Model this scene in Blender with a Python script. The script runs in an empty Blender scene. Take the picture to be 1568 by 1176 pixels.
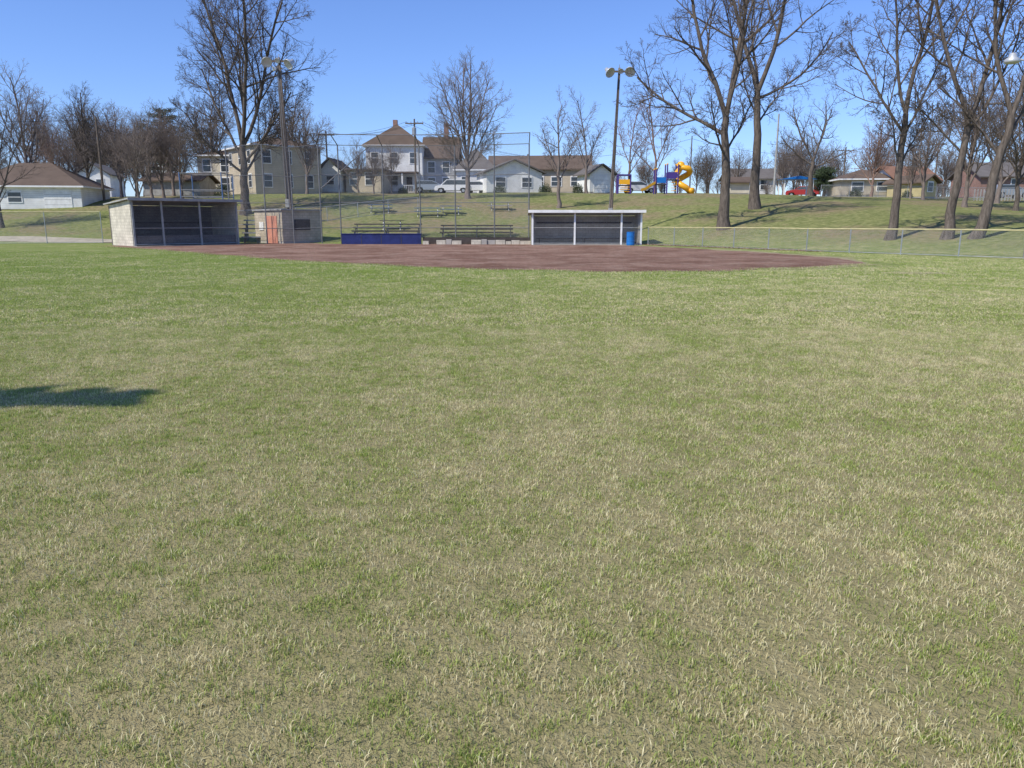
import bpy, math, random
import numpy as np
from mathutils import Vector, Matrix, noise
R=math.radians
scene=bpy.context.scene
rng=random.Random(7)
# ------------------------------------------------------------ image pixel to world helpers
EYE=1.6; F=1180.0; PITCH=R(11.87); CP=math.cos(PITCH); SP=math.sin(PITCH)
def sx(b,Y,e=310):           # image pixel column + distance -> metres along X
    return (b-784)/F*Y/(CP+(588-e)/F*SP)
def sz(e,Y):                 # image pixel row + distance -> metres up
    v=(588-e)/F
    return EYE+Y*(v*CP-SP)/(CP+v*SP)
def G(b,e):                  # image pixel column, row -> point on the level field
    v=(588-e)/F
    Y=-EYE*(CP+v*SP)/(v*CP-SP)
    return (sx(b,Y,e),Y)
# ------------------------------------------------------------ terrain
def smooth(s): return s*s*(3-2*s)
def y0f(X):
    if X<-17: return 62
    if X<-12: return 58.5+(62-58.5)*(-12-X)/5
    if X<9: return 58.5
    return max(22,58.5-(X-9)*1.80)
def h(X,Y):
    y0=y0f(X)
    if Y<=y0: return 0.0
    top=4.7
    if X>22: top=4.7-0.6*min(1,(X-22)/25)
    if X<-25: top=4.7-0.5*min(1,(-25-X)/20)
    s=min(1,(Y-y0)/(88-y0))
    z=top*(0.5*s+0.5*smooth(s))
    if Y>88: z+=0.034*(min(Y,165)-88)
    z+=0.10*s*noise.noise(Vector((X*0.11,Y*0.11,3.0)))*2
    return z
# ------------------------------------------------------------ node helpers
def newmat(name):
    m=bpy.data.materials.new(name); m.use_nodes=True
    nt=m.node_tree; b=nt.nodes['Principled BSDF']
    return m,nt,b
def N(nt,t,**k):
    n=nt.nodes.new(t)
    for a,v in k.items(): setattr(n,a,v)
    return n
def setv(nt,sock,v):
    if hasattr(v,'is_linked') or hasattr(v,'links'): nt.links.new(v,sock)
    else: sock.default_value=v
def M(nt,op,a,b=None,c=None,clamp=False):
    n=N(nt,'ShaderNodeMath',operation=op,use_clamp=clamp)
    for i,v in enumerate((a,b,c)):
        if v is not None: setv(nt,n.inputs[i],v)
    return n.outputs[0]
def NOI(nt,vec,scale,detail=3,rough=0.55):
    n=N(nt,'ShaderNodeTexNoise'); n.inputs['Scale'].default_value=scale
    n.inputs['Detail'].default_value=detail; n.inputs['Roughness'].default_value=rough
    nt.links.new(vec,n.inputs['Vector']); return n.outputs['Fac']
def MIX(nt,f,a,b):
    n=N(nt,'ShaderNodeMix',data_type='RGBA')
    setv(nt,n.inputs[0],f)
    for i,v in ((6,a),(7,b)):
        if isinstance(v,tuple): n.inputs[i].default_value=(*v,1)
        else: nt.links.new(v,n.inputs[i])
    return n.outputs[2]
def MR(nt,v,a,b,c=0.0,d=1.0):
    n=N(nt,'ShaderNodeMapRange'); n.clamp=True
    nt.links.new(v,n.inputs[0])
    for i,x in enumerate((a,b,c,d)): n.inputs[i+1].default_value=x
    return n.outputs[0]
def MUL(nt,col,f):
    n=N(nt,'ShaderNodeVectorMath',operation='SCALE')
    nt.links.new(col,n.inputs[0]); setv(nt,n.inputs['Scale'],f); return n.outputs[0]
def BUMP(nt,b,hgt,strength=0.4,dist=0.02):
    n=N(nt,'ShaderNodeBump'); n.inputs['Strength'].default_value=strength; n.inputs['Distance'].default_value=dist
    nt.links.new(hgt,n.inputs['Height']); nt.links.new(n.outputs[0],b.inputs['Normal'])
def plain(name,c,rough=0.7,scale=3.0,amt=0.25,metal=0.0,bump=0.2):
    m,nt,b=newmat(name)
    tc=N(nt,'ShaderNodeTexCoord').outputs['Object']
    f=NOI(nt,tc,scale,4); f2=NOI(nt,tc,scale*7,2)
    k=M(nt,'ADD',MR(nt,f,0.3,0.7,1-amt,1+amt*0.6),MR(nt,f2,0.3,0.7,-amt*0.3,amt*0.3))
    rgb=N(nt,'ShaderNodeRGB'); rgb.outputs[0].default_value=(*c,1)
    nt.links.new(MUL(nt,rgb.outputs[0],k),b.inputs['Base Color'])
    b.inputs['Roughness'].default_value=rough; b.inputs['Metallic'].default_value=metal
    if rough>.65: b.inputs['Specular IOR Level'].default_value=0.2
    if bump: BUMP(nt,b,f2,bump,0.02)
    return m
def siding(name,c,pitch=0.2,axis=2,dark=0.72):
    m,nt,b=newmat(name)
    tc=N(nt,'ShaderNodeTexCoord').outputs['Object']
    s=N(nt,'ShaderNodeSeparateXYZ'); nt.links.new(tc,s.inputs[0])
    fr=M(nt,'FRACT',M(nt,'DIVIDE',s.outputs[axis],pitch))
    st=MR(nt,fr,0.0,0.18,dark,1.0)
    f=NOI(nt,tc,0.9,4)
    k=M(nt,'MULTIPLY',st,MR(nt,f,0.3,0.7,0.82,1.08))
    rgb=N(nt,'ShaderNodeRGB'); rgb.outputs[0].default_value=(*c,1)
    nt.links.new(MUL(nt,rgb.outputs[0],k),b.inputs['Base Color'])
    b.inputs['Roughness'].default_value=0.85; b.inputs['Specular IOR Level'].default_value=0.15
    BUMP(nt,b,fr,0.5,0.03)
    return m
def block(name,c,mortar,bw=0.4,bh=0.2):
    m,nt,b=newmat(name)
    tc=N(nt,'ShaderNodeTexCoord').outputs['Object']
    s=N(nt,'ShaderNodeSeparateXYZ'); nt.links.new(tc,s.inputs[0])
    cb=N(nt,'ShaderNodeCombineXYZ')
    nt.links.new(M(nt,'ADD',s.outputs[0],s.outputs[1]),cb.inputs[0]); nt.links.new(s.outputs[2],cb.inputs[1])
    br=N(nt,'ShaderNodeTexBrick'); nt.links.new(cb.outputs[0],br.inputs['Vector'])
    br.inputs['Scale'].default_value=1; br.inputs['Brick Width'].default_value=bw; br.inputs['Row Height'].default_value=bh
    br.inputs['Mortar Size'].default_value=0.012
    br.inputs['Color1'].default_value=(*c,1); br.inputs['Color2'].default_value=(*[x*0.85 for x in c],1); br.inputs['Mortar'].default_value=(*mortar,1)
    f=NOI(nt,tc,1.3,5)
    nt.links.new(MUL(nt,br.outputs['Color'],MR(nt,f,0.3,0.7,0.75,1.1)),b.inputs['Base Color'])
    b.inputs['Roughness'].default_value=0.9; b.inputs['Specular IOR Level'].default_value=0.15
    return m
def chainlink(name,c=(0.35,0.36,0.36),s=0.055,t=0.10):
    m,nt,b=newmat(name)
    uv=N(nt,'ShaderNodeUVMap').outputs[0]
    sp=N(nt,'ShaderNodeSeparateXYZ'); nt.links.new(uv,sp.inputs[0])
    a=M(nt,'FRACT',M(nt,'DIVIDE',M(nt,'ADD',sp.outputs[0],sp.outputs[1]),s))
    d=M(nt,'FRACT',M(nt,'DIVIDE',M(nt,'SUBTRACT',M(nt,'ADD',sp.outputs[0],500.0),sp.outputs[1]),s))
    k=M(nt,'MAXIMUM',M(nt,'LESS_THAN',a,t),M(nt,'LESS_THAN',d,t))
    b.inputs['Base Color'].default_value=(*c,1); b.inputs['Metallic'].default_value=0.3; b.inputs['Roughness'].default_value=0.55
    tr=N(nt,'ShaderNodeBsdfTransparent'); mx=N(nt,'ShaderNodeMixShader')
    nt.links.new(k,mx.inputs[0]); nt.links.new(tr.outputs[0],mx.inputs[1]); nt.links.new(b.outputs[0],mx.inputs[2])
    nt.links.new(mx.outputs[0],nt.nodes['Material Output'].inputs[0])
    return m
# ------------------------------------------------------------ grass colour (world space patches)
def straw_prob(nt):
    g=N(nt,'ShaderNodeNewGeometry').outputs['Position']
    s=N(nt,'ShaderNodeSeparateXYZ'); nt.links.new(g,s.inputs[0])
    n1=NOI(nt,g,0.28,3); n2=NOI(nt,g,1.4,4,0.65); n3=NOI(nt,g,5.5,3,0.65)
    p=M(nt,'ADD',MR(nt,n1,0.34,0.66,-0.16,0.16),MR(nt,n2,0.34,0.66,-0.25,0.27))
    p=M(nt,'ADD',p,MR(nt,n3,0.33,0.67,-0.24,0.24))
    far=MR(nt,s.outputs[1],3.0,24.0,0.50,0.34)
    side=MR(nt,s.outputs[0],-4.0,4.0,-0.10,0.06)
    p=M(nt,'ADD',M(nt,'ADD',p,far),side)
    return g,s,p
GREEN_A=(0.23,0.315,0.060); GREEN_B=(0.46,0.53,0.14); STRAW_A=(0.62,0.53,0.27); STRAW_B=(0.88,0.80,0.50)
def mat_blade():
    m,nt,b=newmat('grass_blades')
    g,s,p=straw_prob(nt)
    a=N(nt,'ShaderNodeAttribute',attribute_name='rnd'); sp=N(nt,'ShaderNodeSeparateXYZ'); nt.links.new(a.outputs['Vector'],sp.inputs[0])
    k=MR(nt,M(nt,'SUBTRACT',p,M(nt,'ADD',M(nt,'MULTIPLY',sp.outputs[0],.9),.05)),-0.14,0.14)
    gr=MIX(nt,sp.outputs[1],GREEN_A,GREEN_B); st=MIX(nt,sp.outputs[1],STRAW_A,STRAW_B)
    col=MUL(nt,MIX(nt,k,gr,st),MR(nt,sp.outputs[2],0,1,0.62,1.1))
    nt.links.new(col,b.inputs['Base Color']); b.inputs['Roughness'].default_value=0.6; b.inputs['Specular IOR Level'].default_value=0.2
    tl=N(nt,'ShaderNodeBsdfTranslucent'); nt.links.new(col,tl.inputs[0])
    mx=N(nt,'ShaderNodeMixShader'); mx.inputs[0].default_value=0.35
    nt.links.new(b.outputs[0],mx.inputs[1]); nt.links.new(tl.outputs[0],mx.inputs[2])
    nt.links.new(mx.outputs[0],nt.nodes['Material Output'].inputs[0])
    return m
def mat_ground():
    m,nt,b=newmat('lawn_ground')
    g,s,p=straw_prob(nt)
    fine=NOI(nt,g,22.0,4,0.75)
    mid=NOI(nt,g,2.6,5,0.7)
    k=MR(nt,M(nt,'SUBTRACT',p,fine),-0.34,0.34)
    hillp=NOI(nt,g,0.16,5,0.65)
    col=MIX(nt,k,(0.18,0.225,0.062),(0.36,0.34,0.16))
    up=MR(nt,s.outputs[2],0.05,0.8)
    hillc=MIX(nt,MR(nt,mid,0.35,0.65),(0.115,0.145,0.042),(0.25,0.24,0.10))
    col=MIX(nt,M(nt,'MULTIPLY',up,0.85),col,hillc)
    hb=M(nt,'MULTIPLY',MR(nt,hillp,0.46,0.60),up)
    hb=M(nt,'MULTIPLY',hb,MR(nt,mid,0.35,0.6,0.3,1.0))
    col=MIX(nt,hb,col,(0.25,0.19,0.115))
    col=MUL(nt,col,MR(nt,mid,0.3,0.7,0.8,1.14))
    th=MIX(nt,fine,(0.13,0.105,0.05),(0.44,0.36,0.20))
    near=MR(nt,s.outputs[1],8.0,26.0,0.75,0.0)
    col=MIX(nt,near,col,th)
    nt.links.new(col,b.inputs['Base Color']); b.inputs['Roughness'].default_value=0.95
    b.inputs['Specular IOR Level'].default_value=0.05
    BUMP(nt,b,fine,0.8,0.05)
    return m
def mat_dirt(name='infield_soil',a=(0.215,0.12,0.085),c=(0.33,0.205,0.15),e=(0.43,0.32,0.24)):
    m,nt,b=newmat(name)
    g=N(nt,'ShaderNodeNewGeometry').outputs['Position']
    f=NOI(nt,g,0.3,6,0.65); f2=NOI(nt,g,5,6,0.8); f3=NOI(nt,g,0.9,6,0.7)
    col=MIX(nt,MR(nt,f,0.42,0.58),a,c)
    col=MIX(nt,MR(nt,f3,0.50,0.66,0,0.6),col,e)
    col=MUL(nt,col,MR(nt,f2,0.32,0.68,0.62,1.2))
    nt.links.new(col,b.inputs['Base Color']); b.inputs['Roughness'].default_value=0.95; b.inputs['Specular IOR Level'].default_value=0.05
    BUMP(nt,b,f2,1.0,0.12); return m
def mat_bark(name,a,c):
    m,nt,b=newmat(name)
    tc=N(nt,'ShaderNodeTexCoord').outputs['Object']
    mp=N(nt,'ShaderNodeMapping'); mp.inputs['Scale'].default_value=(1,1,0.18); nt.links.new(tc,mp.inputs[0])
    f=NOI(nt,mp.outputs[0],9,5,0.7)
    nt.links.new(MIX(nt,MR(nt,f,0.3,0.7),a,c),b.inputs['Base Color'])
    b.inputs['Roughness'].default_value=0.95; b.inputs['Specular IOR Level'].default_value=0.1
    BUMP(nt,b,f,0.8,0.05); return m
MT=dict(
 ground=mat_ground(), blade=mat_blade(), dirt=mat_dirt(), worn=mat_dirt('worn_turf',(0.36,0.32,0.17),(0.45,0.38,0.24),(0.26,0.26,0.10)),
 bark=mat_bark('bark',(0.055,0.044,0.036),(0.20,0.165,0.135)),
 bark_red=mat_bark('bark_red',(0.17,0.11,0.085),(0.31,0.21,0.165)),
 bark_far=mat_bark('bark_far',(0.13,0.105,0.09),(0.27,0.22,0.19)),
 galv=plain('galvanised_steel',(0.42,0.43,0.43),0.45,4,0.2,0.6),
 pipe=plain('weathered_pipe',(0.17,0.17,0.17),0.6,4,0.25,0.1),
 dark=plain('dark_steel',(0.05,0.05,0.055),0.6,4,0.2),
 wood_pole=plain('weathered_pole_wood',(0.15,0.12,0.095),0.9,6,0.3),
 yellow=plain('yellow_rail_guard',(0.52,0.46,0.24),0.5,3,0.2),
 white=plain('white_paint',(0.8,0.79,0.75),0.6,2,0.15),
 trim=plain('white_trim',(0.82,0.81,0.78),0.6,2,0.1),
 grey=plain('grey_paint',(0.36,0.35,0.33),0.8,2,0.3),
 glass=plain('window_glass',(0.06,0.07,0.08),0.08,2,0.3,0,0),
 cream_blk=block('cream_block',(0.66,0.60,0.48),(0.42,0.37,0.29)),
 booth_blk=block('booth_block',(0.56,0.48,0.36),(0.34,0.30,0.22)),
 grey_blk=block('grey_block',(0.38,0.35,0.31),(0.26,0.24,0.21)),
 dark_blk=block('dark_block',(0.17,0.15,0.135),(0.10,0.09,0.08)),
 sid_white=siding('white_siding',(0.84,0.83,0.79)),
 sid_cream=siding('cream_siding',(0.72,0.64,0.49)),
 sid_tan=siding('tan_siding',(0.56,0.48,0.36)),
 sid_grey=siding('grey_siding',(0.50,0.49,0.47)),
 sid_yellow=siding('yellow_siding',(0.55,0.46,0.24)),
 shing_br=siding('brown_shingles',(0.135,0.10,0.078),0.25,1,0.7),
 shing_gr=siding('grey_shingles',(0.15,0.135,0.125),0.25,1,0.7),
 shing_dk=siding('dark_shingles',(0.065,0.055,0.05),0.25,1,0.7),
 shing_or=siding('rust_shingles',(0.25,0.14,0.095),0.25,1,0.7),
 brick=block('red_brick',(0.30,0.13,0.09),(0.3,0.27,0.24),0.22,0.075),
 concrete=plain('concrete',(0.42,0.39,0.34),0.9,1.5,0.2),
 gravel=plain('tan_gravel',(0.40,0.35,0.26),0.95,1.5,0.25),
 asphalt=plain('asphalt',(0.16,0.155,0.15),0.9,0.8,0.2),
 navy=plain('navy_padding',(0.025,0.035,0.13),0.7,2,0.25),
 blue=plain('blue_plastic',(0.01,0.16,0.50),0.4,2,0.1),
 tblue=plain('faded_blue_paint',(0.10,0.17,0.30),0.7,2,0.2),
 purple=plain('purple_steel',(0.07,0.04,0.22),0.4,2,0.1),
 slide=plain('yellow_plastic',(0.85,0.42,0.02),0.35,2,0.1),
 pink=plain('salmon_door',(0.62,0.27,0.18),0.7,2,0.15),
 carw=plain('white_car_paint',(0.7,0.7,0.7),0.25,1,0.03,0,0),
 cars=plain('silver_car_paint',(0.4,0.42,0.44),0.25,1,0.03,0.5,0),
 carr=plain('red_car_paint',(0.33,0.025,0.02),0.3,1,0.03,0,0),
 rubber=plain('rubber',(0.02,0.02,0.02),0.8,4,0.2),
 needles=plain('pine_needles',(0.06,0.085,0.04),0.8,1,0.4),
 leaf=plain('dry_leaves',(0.33,0.22,0.13),0.9,3,0.4),
 chain=chainlink('chain_link',(0.33,0.34,0.34),0.055,0.07),
 chain_b=chainlink('backstop_mesh',(0.26,0.26,0.26),0.055,0.07),
 insul=plain('floodlight_housing',(0.55,0.56,0.55),0.4,3,0.1,0.4),
 bleach=plain('weathered_planks',(0.075,0.062,0.055),0.85,3,0.3),
)
# ------------------------------------------------------------ mesh builder
class MB:
    def __init__(s): s.v=[];s.f=[];s.m=[];s.mats=[];s.uv={}
    def mi(s,m):
        if m not in s.mats: s.mats.append(m)
        return s.mats.index(m)
    def add(s,vs,fs,m,T=None):
        o=len(s.v)
        s.v+= [tuple(T@Vector(v)) if T else tuple(v) for v in vs]
        s.f+= [tuple(i+o for i in f) for f in fs]
        s.m+= [s.mi(m)]*len(fs)
    def box(s,x0,x1,y0,y1,z0,z1,m,T=None):
        vs=[(x0,y0,z0),(x1,y0,z0),(x1,y1,z0),(x0,y1,z0),(x0,y0,z1),(x1,y0,z1),(x1,y1,z1),(x0,y1,z1)]
        s.add(vs,[(0,3,2,1),(4,5,6,7),(0,1,5,4),(1,2,6,5),(2,3,7,6),(3,0,4,7)],m,T)
    def tube(s,pts,r,m,n=8,T=None):
        pts=[Vector(p) for p in pts]
        rs=r if isinstance(r,(list,tuple)) else [r]*len(pts)
        vs=[];fs=[]
        for i,p in enumerate(pts):
            d=(pts[min(i+1,len(pts)-1)]-pts[max(i-1,0)]).normalized()
            u=d.cross(Vector((0.13,0.97,0.2))).normalized()
            w=d.cross(u)
            for k in range(n):
                a=2*math.pi*k/n
                vs.append(p+(u*math.cos(a)+w*math.sin(a))*rs[i])
        for i in range(len(pts)-1):
            for k in range(n):
                fs.append((i*n+k,i*n+(k+1)%n,(i+1)*n+(k+1)%n,(i+1)*n+k))
        fs.append(tuple(range(n))); fs.append(tuple((len(pts)-1)*n+k for k in range(n)))
        s.add(vs,fs,m,T)
    def lathe(s,prof,m,n=14,T=None):
        vs=[];fs=[]
        for (r,z) in prof:
            for k in range(n):
                a=2*math.pi*k/n; vs.append((r*math.cos(a),r*math.sin(a),z))
        for i in range(len(prof)-1):
            for k in range(n): fs.append((i*n+k,i*n+(k+1)%n,(i+1)*n+(k+1)%n,(i+1)*n+k))
        fs.append(tuple(range(n))); fs.append(tuple((len(prof)-1)*n+k for k in range(n)))
        s.add(vs,fs,m,T)
    def prism(s,poly,a0,a1,axis,m,T=None):
        n=len(poly)
        def mk(p,a): return (a,p[0],p[1]) if axis=='x' else ((p[0],a,p[1]) if axis=='y' else (p[0],p[1],a))
        vs=[mk(p,a0) for p in poly]+[mk(p,a1) for p in poly]
        fs=[tuple(range(n)),tuple(range(2*n-1,n-1,-1))]+[(i,i+n,(i+1)%n+n,(i+1)%n) for i in range(n)]
        s.add(vs,fs,m,T)
    def obj(s,name,parent=None,smooth=False,loc=None,rot=0):
        me=bpy.data.meshes.new(name); me.from_pydata(s.v,[],s.f)
        for m in s.mats: me.materials.append(MT[m])
        me.polygons.foreach_set('material_index',s.m)
        if smooth: me.polygons.foreach_set('use_smooth',[True]*len(s.f))
        me.update()
        o=bpy.data.objects.new(name,me); scene.collection.objects.link(o)
        if parent: o.parent=parent
        if loc: o.location=loc; o.rotation_euler=(0,0,rot)
        return o
def fixn(o):
    import bmesh
    bm=bmesh.new(); bm.from_mesh(o.data); bmesh.ops.recalc_face_normals(bm,faces=bm.faces); bm.to_mesh(o.data); bm.free()
def empty(name,loc,rot=0):
    e=bpy.data.objects.new(name,None); e.location=loc; e.rotation_euler=(0,0,rot); e.empty_display_size=0.3
    scene.collection.objects.link(e); return e
def panel(name,parent,pts,z0,z1,mat):
    vs=[];fs=[];uvs=[];L=0
    z0s=z0 if isinstance(z0,list) else [z0]*len(pts); z1s=z1 if isinstance(z1,list) else [z1]*len(pts)
    for i,p in enumerate(pts):
        if i: L+=math.dist(p[:2],pts[i-1][:2])
        vs+=[(p[0],p[1],z0s[i]),(p[0],p[1],z1s[i])]; uvs+=[(L,z0s[i]),(L,z1s[i])]
    for i in range(len(pts)-1): fs.append((2*i,2*i+2,2*i+3,2*i+1))
    me=bpy.data.meshes.new(name); me.from_pydata(vs,[],fs)
    ul=me.uv_layers.new(name='UVMap')
    for lp in me.loops: ul.data[lp.index].uv=uvs[lp.vertex_index]
    me.materials.append(MT[mat]); o=bpy.data.objects.new(name,me); scene.collection.objects.link(o); o.parent=parent
    return o
# ------------------------------------------------------------ terrain
def axis(lo,hi,step,outs): return sorted([-o for o in outs if -o<lo]+[lo+i*step for i in range(int((hi-lo)/step)+1)]+[o for o in outs if o>hi])
xs=axis(-100,100,1.6,[130,180,260,400,700,1500]); ys=axis(-20,170,1.6,[60,150,200,300,500,900,2000,400])
vs=[(x,y,h(x,y)) for y in ys for x in xs]; nx=len(xs)
fs=[(j*nx+i,j*nx+i+1,(j+1)*nx+i+1,(j+1)*nx+i) for j in range(len(ys)-1) for i in range(nx-1)]
me=bpy.data.meshes.new('ground'); me.from_pydata(vs,[],fs); me.polygons.foreach_set('use_smooth',[True]*len(fs)); me.materials.append(MT['ground'])
scene.collection.objects.link(bpy.data.objects.new('ground',me))
def drape(name,pts_l,pts_r,mat,off=0.04,n=40,m=6):
    vs=[];fs=[]
    def lerp(P,t):
        t*=len(P)-1; i=min(int(t),len(P)-2); f=t-i
        return (P[i][0]*(1-f)+P[i+1][0]*f,P[i][1]*(1-f)+P[i+1][1]*f)
    for i in range(n+1):
        a=lerp(pts_l,i/n); b=lerp(pts_r,i/n)
        for k in range(m+1):
            x=a[0]+(b[0]-a[0])*k/m; y=a[1]+(b[1]-a[1])*k/m
            vs.append((x,y,h(x,y)+off))
    for i in range(n):
        for k in range(m): fs.append((i*(m+1)+k,i*(m+1)+k+1,(i+1)*(m+1)+k+1,(i+1)*(m+1)+k))
    me=bpy.data.meshes.new(name); me.from_pydata(vs,[],fs); me.materials.append(MT[mat]); me.polygons.foreach_set('use_smooth',[True]*len(fs))
    scene.collection.objects.link(bpy.data.objects.new(name,me))
drape('gravel_path',[(-80,63),(-40,62.5),(-24,60)],[(-80,67),(-40,65.5),(-24,62)],'gravel')
drape('road',[(-120,104),(0,104),(120,104)],[(-120,110),(0,110),(120,110)],'asphalt',0.05,120)
# infield
low=[(150,376.5),(240,383),(330,390),(400,396),(500,402),(600,407),(700,411),(800,414),(950,416.5),(1100,415),(1200,411),(1330,404)]
upp=[(1290,396),(1150,386),(1000,377.5),(900,374),(800,372),(650,370),(520,370),(400,373),(300,375)]
dp=[G(*p) for p in low]+[G(*p) for p in upp]
def rough_poly(dp,step=0.25,amp=0.2):
    out=[]
    for i,p in enumerate(dp):
        q=dp[(i+1)%len(dp)]; L=math.dist(p,q); k=max(1,int(L/step))
        for j in range(k):
            t=j/k; x=p[0]+(q[0]-p[0])*t; y=p[1]+(q[1]-p[1])*t
            dx=noise.noise(Vector((x*.5,y*.5,0)))*amp*2.5+noise.noise(Vector((x*2.6,y*2.6,4)))*amp
            dy=noise.noise(Vector((x*.5,y*.5,9)))*amp*2.5+noise.noise(Vector((x*2.6,y*2.6,7)))*amp
            out.append((x+dx,y+dy))
    return out
def flat(name,poly,z,mat):
    me=bpy.data.meshes.new(name); me.from_pydata([(x,y,z) for x,y in poly],[],[tuple(range(len(poly)))])
    me.materials.append(MT[mat]); scene.collection.objects.link(bpy.data.objects.new(name,me))
dirt=rough_poly(dp); flat('infield_dirt',dirt,0.010,'dirt')
wp=[G(*p) for p in [(1120,412),(1210,413.5),(1345,406),(1300,394.5),(1150,384.5),(1040,379.5),(1040,383)]]
worn=rough_poly(wp,.25,.3); flat('worn_turf_edge',worn,0.005,'worn')
def inside(x,y,P):
    c=False;j=len(P)-1
    for i in range(len(P)):
        if (P[i][1]>y)!=(P[j][1]>y) and x<(P[j][0]-P[i][0])*(y-P[i][1])/(P[j][1]-P[i][1])+P[i][0]: c=not c
        j=i
    return c
cx,cy=G(1402,418.5)
flat('bare_patch',rough_poly([(cx+1.1*math.cos(a/8*math.pi),cy+0.55*math.sin(a/8*math.pi)) for a in range(16)],0.3,0.08),0.012,'worn')
# ------------------------------------------------------------ grass
def tile(name,size,n,wid,hmin,hmax,seed,cl=0.5):
    r=np.random.default_rng(seed)
    nc=int(size*size*110); cen=r.random((nc,2))*size
    x=r.random((n,2))*size; mk=r.random(n)<cl; idx=r.integers(0,nc,n)
    x[mk]=(cen[idx[mk]]+r.normal(0,0.026,(mk.sum(),2)))
    a=r.random(n)*2*np.pi; la=r.random(n)*2*np.pi
    hh=(hmin+(hmax-hmin)*r.random(n)**1.6); ln=r.random(n)*1.2*hh
    w=wid*(0.6+0.8*r.random(n))
    ux=np.cos(a)*w/2; uy=np.sin(a)*w/2; lx=np.cos(la)*ln; ly=np.sin(la)*ln
    V=np.zeros((n,5,3))
    V[:,0]=np.stack([x[:,0]-ux,x[:,1]-uy,np.full(n,-0.005)],1); V[:,1]=np.stack([x[:,0]+ux,x[:,1]+uy,np.full(n,-0.005)],1)
    V[:,2]=np.stack([x[:,0]+ux*0.8+lx*0.35,x[:,1]+uy*0.8+ly*0.35,hh*0.6],1); V[:,3]=np.stack([x[:,0]-ux*0.8+lx*0.35,x[:,1]-uy*0.8+ly*0.35,hh*0.6],1)
    V[:,4]=np.stack([x[:,0]+lx,x[:,1]+ly,hh*0.95],1)
    me=bpy.data.meshes.new(name)
    me.vertices.add(n*5); me.vertices.foreach_set('co',V.ravel())
    base=(np.arange(n)*5)[:,None]
    loops=np.concatenate([base+np.array([[0,1,2,3]]),base+np.array([[3,2,4]])],1).ravel()
    me.loops.add(n*7); me.loops.foreach_set('vertex_index',loops.astype(np.int32))
    st=(np.arange(n)*7)[:,None]+np.array([[0,4]]); me.polygons.add(n*2)
    me.polygons.foreach_set('loop_start',st.ravel().astype(np.int32))
    me.update(calc_edges=True)
    at=me.attributes.new('rnd','FLOAT_VECTOR','POINT')
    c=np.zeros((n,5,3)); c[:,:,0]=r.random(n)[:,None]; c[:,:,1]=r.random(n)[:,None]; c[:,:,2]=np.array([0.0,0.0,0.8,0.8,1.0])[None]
    at.data.foreach_set('vector',c.ravel())
    me.materials.append(MT['blade']); return me
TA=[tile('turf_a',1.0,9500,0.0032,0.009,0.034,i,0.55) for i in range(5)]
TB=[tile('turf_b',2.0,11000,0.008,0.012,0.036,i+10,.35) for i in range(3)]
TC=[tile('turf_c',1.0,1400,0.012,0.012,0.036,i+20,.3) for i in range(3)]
grass=empty('grass',(0,0,0))
def put(me,x,y,s):
    o=bpy.data.objects.new('turf_tile',me); scene.collection.objects.link(o); o.parent=grass
    k=rng.randrange(4); o.rotation_euler=(0,0,k*math.pi/2)
    off=[(0,0),(s,0),(s,s),(0,s)][k]
    o.location=(x+off[0],y+off[1],0)
def vis(x0,x1,y): return x1>-0.72*y-1.2 and x0<0.72*y+1.2
for y in range(1,12):
    for x in range(-12,13):
        if vis(x,x+1,y+1): put(rng.choice(TA),x,y,1)
for y in range(12,22,2):
    for x in range(-20,20,2):
        if vis(x,x+2,y+2): put(rng.choice(TB),x,y,2)
for y in range(22,44):
    for x in range(-32,32):
        if vis(x,x+1,y+1) and not any(inside(x+a,y+b,dirt) or inside(x+a,y+b,worn) for a in (0,1) for b in (0,1)) and y<y0f(x+1)-2.2: put(rng.choice(TC),x,y,1)
# ragged turf along the infield edge
r=random.Random(77)
n_low=sum(max(1,int(math.dist(dp[i],dp[i+1])/0.25)) for i in range(len(low)-1))
vs=[];fs=[];att=[]
for i in range(n_low):
    p=dirt[i]
    for k in range(80):
        x=p[0]+r.gauss(0,.3); y=p[1]-abs(r.gauss(0,.5))+r.uniform(0,.8)*max(0,noise.noise(Vector((p[0]*.8,p[1]*.8,1)))+.3); a=r.random()*6.28; w=.008; hh=r.uniform(.02,.055); o=len(vs)
        vs+=[(x-w*math.cos(a),y-w*math.sin(a),0),(x+w*math.cos(a),y+w*math.sin(a),0),(x+r.gauss(0,.02),y+r.gauss(0,.02),hh)]; fs.append((o,o+1,o+2))
        c=(r.random(),r.random()); att+=[c[0],c[1],0.3,c[0],c[1],0.3,c[0],c[1],1]
me=bpy.data.meshes.new('edge_turf'); me.from_pydata(vs,[],fs); at=me.attributes.new('rnd','FLOAT_VECTOR','POINT'); at.data.foreach_set('vector',att)
me.materials.append(MT['blade']); o=bpy.data.objects.new('edge_turf',me); scene.collection.objects.link(o); o.parent=grass
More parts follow.
